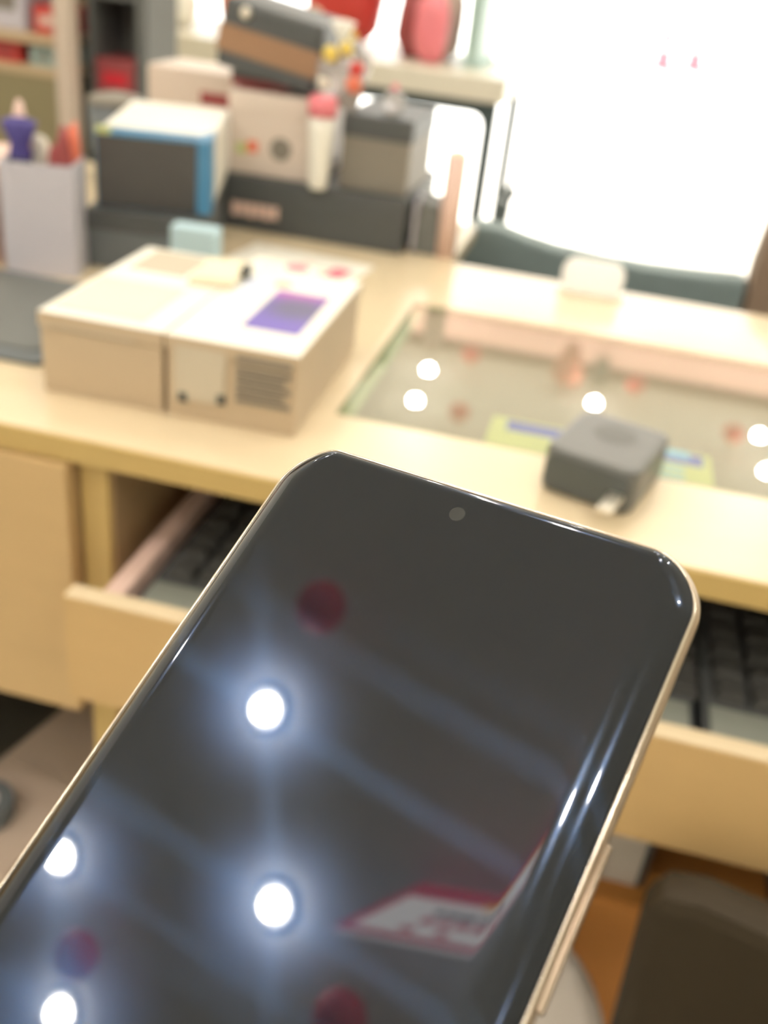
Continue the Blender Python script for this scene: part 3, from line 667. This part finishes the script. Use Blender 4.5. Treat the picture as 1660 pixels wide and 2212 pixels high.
small_box('grey_shelf_box', 'grey box at the left on the pale shelf', (-1.13, 1.74, 0.8072), 0.08, 0.10, 0.10, M['lavender'], M['grey'])
small_box('scarlet_box', 'small scarlet carton in the shelf slot at the left edge', (-1.11, 1.72, 0.7562), 0.058, 0.12, 0.033, M['red'], M['red_dull'])
small_box('grey_green_box', 'pale grey green carton in the shelf slot beside the scarlet one', (-1.032, 1.72, 0.7562), 0.052, 0.12, 0.030, M['tealgrey'], M['grey'])
t = thing('dark_cabinet', 'narrow dark grey cabinet right of the pinkish shelf post', 'cabinet', (-0.94, 1.76, 0))
obj('side_panel', bx(0.092, 0.112, 0, 0.13, 0, 1.5), M['darkgrey'], t)
obj('side_panel', bx(0.0, 0.008, 0, 0.13, 0, 1.5), M['darkgrey'], t)
obj('back_panel', bx(0.008, 0.092, 0.12, 0.13, 0, 1.5), M['darkgrey'], t)
for z in (0.30, 0.705, 0.875): obj('shelf_board', bx(0.008, 0.092, 0.004, 0.12, z, z + 0.012), M['darkgrey'], t)
small_box('dull_red_box', 'dull red carton in the narrow dark cabinet', (-0.929, 1.762, 0.7172), 0.076, 0.10, 0.062, M['red_dull'], M['red_deep'])
t = thing('grey_cup', 'grey rounded cup standing behind the blue and white box', 'cup', (-0.515, 1.02, ZC))
obj('body', lathe([(0, 0), (0.02, 0), (0.028, 0.03), (0.030, 0.075), (0.027, 0.075), (0.025, 0.03), (0.017, 0.004), (0, 0.004)], 28), M['slate'], t, True)
obj('lid', lathe([(0, 0.085), (0.012, 0.085), (0.024, 0.082), (0.031, 0.078), (0.031, 0.0752), (0, 0.0752)], 28), M['grey'], t, True)

# ---------------------------------------------------------------- out in the street
t = thing('road_rail', 'low pale red and teal road rail across the bright street', 'rail', (0, 12.0, 0))
obj('red_rail', bx(-0.1, 0.8, 0, 0.06, 0.67, 0.79), M['palerail'], t)
obj('teal_rail', bx(0.8, 3.0, 0, 0.06, 0.66, 0.78), M['tealgrey'], t)
for k in range(4): obj('post', bx(-0.05 + k, 0.01 + k, 0.01, 0.05, 0, 0.66), M['white'], t)
def bollard(x, y, label):
    t = thing('bollard', label, 'bollard', (x, y, 0), 0)
    obj('body', lathe([(0, 0), (0.15, 0), (0.15, 0.05), (0.11, 0.06), (0.09, 0.38), (0.07, 0.43), (0, 0.44)], 24), M['pinkpack'], t, True)
    obj('white_band', lathe([(0.104, 0.22), (0.108, 0.22), (0.100, 0.30), (0.096, 0.30)], 24), M['white'], t, True)
bollard(0.36, 13.9, 'left pale red bollard on the bright street'); bollard(0.76, 14.3, 'right pale red bollard on the bright street')

# ---------------------------------------------------------------- the phone in the foreground
PW, PL = 0.0745, 0.1615
ph = thing('smartphone', 'black smartphone with curved glossy screen held up in the foreground', 'phone')
Rm = Matrix(((0.95026829, 0.2378523, -0.20103844), (-0.30584203, 0.834489, -0.45835441), (0.05874371, 0.49704567, 0.86573366))).to_4x4()
Rm.translation = Vector((-0.04334411, 0.15366381, 0.93143523)) + Vector((-0.20104, -0.45835, 0.86573)) * 0.0026
ph.matrix_world = Rm
def outline(off, R=0.0095, n=22):
    # rounded rectangle inset by off(nx) along its normal; local x across, -y down the phone; returns points with normals
    out = []
    for cx, cy, a0 in ((PW - R, -R, 0), (R, -R, 90), (R, -PL + R, 180), (PW - R, -PL + R, 270)):
        for k in range(n + 1):
            a = math.radians(a0 + 90 * k / n); nx, ny = math.cos(a), math.sin(a)
            d = off(nx); out.append((cx + (R - d) * nx, cy + (R - d) * ny, nx))
    return out
INS = 0.0011                                            # rim of the metal frame around the glass
def ramp(nx): return nx * nx * (3 - 2 * abs(nx))
wid = lambda nx: 0.0016 + ((0.0078 if nx > 0 else 0.0056) - 0.0016) * ramp(nx)
dep = lambda nx: 0.0006 + (0.0026 - 0.0006) * ramp(nx)
def glass_mesh():
    bm = bmesh.new(); rings = []; NS = 22
    for i in range(NS + 1):
        s = (i / NS)
        pts = outline(lambda nx: INS + wid(nx) * s)
        rings.append([bm.verts.new((x, y, -dep(nx) * (1 - s) ** 2.4)) for x, y, nx in pts])
    n = len(rings[0])
    for a, b in zip(rings, rings[1:]):
        for k in range(n): bm.faces.new((a[k], a[(k + 1) % n], b[(k + 1) % n], b[k]))
    bm.faces.new(rings[-1])
    bmesh.ops.recalc_face_normals(bm, faces=bm.faces[:])
    return bm
obj('screen', glass_mesh(), M['screen'], ph, True)
def ringed(profile, close_back=False):
    bm = bmesh.new(); rings = []
    for off, dz in profile:
        pts = outline(lambda nx: off if not callable(off) else off(nx))
        rings.append([bm.verts.new((x, y, (-dep(nx) if dz is not None and dz > -0.0032 else -0.0026) + dz)) for x, y, nx in pts])
    n = len(rings[0])
    for a, b in zip(rings, rings[1:]):
        for k in range(n): bm.faces.new((a[k], a[(k + 1) % n], b[(k + 1) % n], b[k]))
    if close_back: bm.faces.new(rings[-1])
    bmesh.ops.recalc_face_normals(bm, faces=bm.faces[:])
    return bm
obj('chamfer', ringed([(INS - 0.00002, -0.0003), (INS - 0.0001, 0.00002), (INS - 0.0003, 0.00006), (INS - 0.0005, -0.0001)]), M['frame_bright'], ph, True)
obj('side_frame', ringed([(INS - 0.0005, -0.0001), (0.0003, -0.0005), (0.0, -0.0012), (0.0, -0.0024), (0.0002, -0.0030)]), M['frame'], ph, True)
obj('back_cover', ringed([(0.0002, -0.00321), (0.0008, -0.0040), (0.003, -0.0052), (0.007, -0.0057)], True), M['lavender'], ph, True)
obj('front_camera', lathe([(0.0, 0.00003), (0.0010, 0.00003), (0.0012, 0.00005), (0.0013, 0.00002), (0.0013, -0.0001)], 32, (0.0347, -0.0060, 0)), M['screenhole'], ph, True)
def button(y0, y1, name):
    obj(name, bx(PW - 0.0004, PW + 0.00075, y0, y1, -0.0050, -0.0033, bev=0.0004), M['frame'], ph, True)
button(-0.0655, -0.0435, 'volume_button'); button(-0.083, -0.0735, 'power_button')
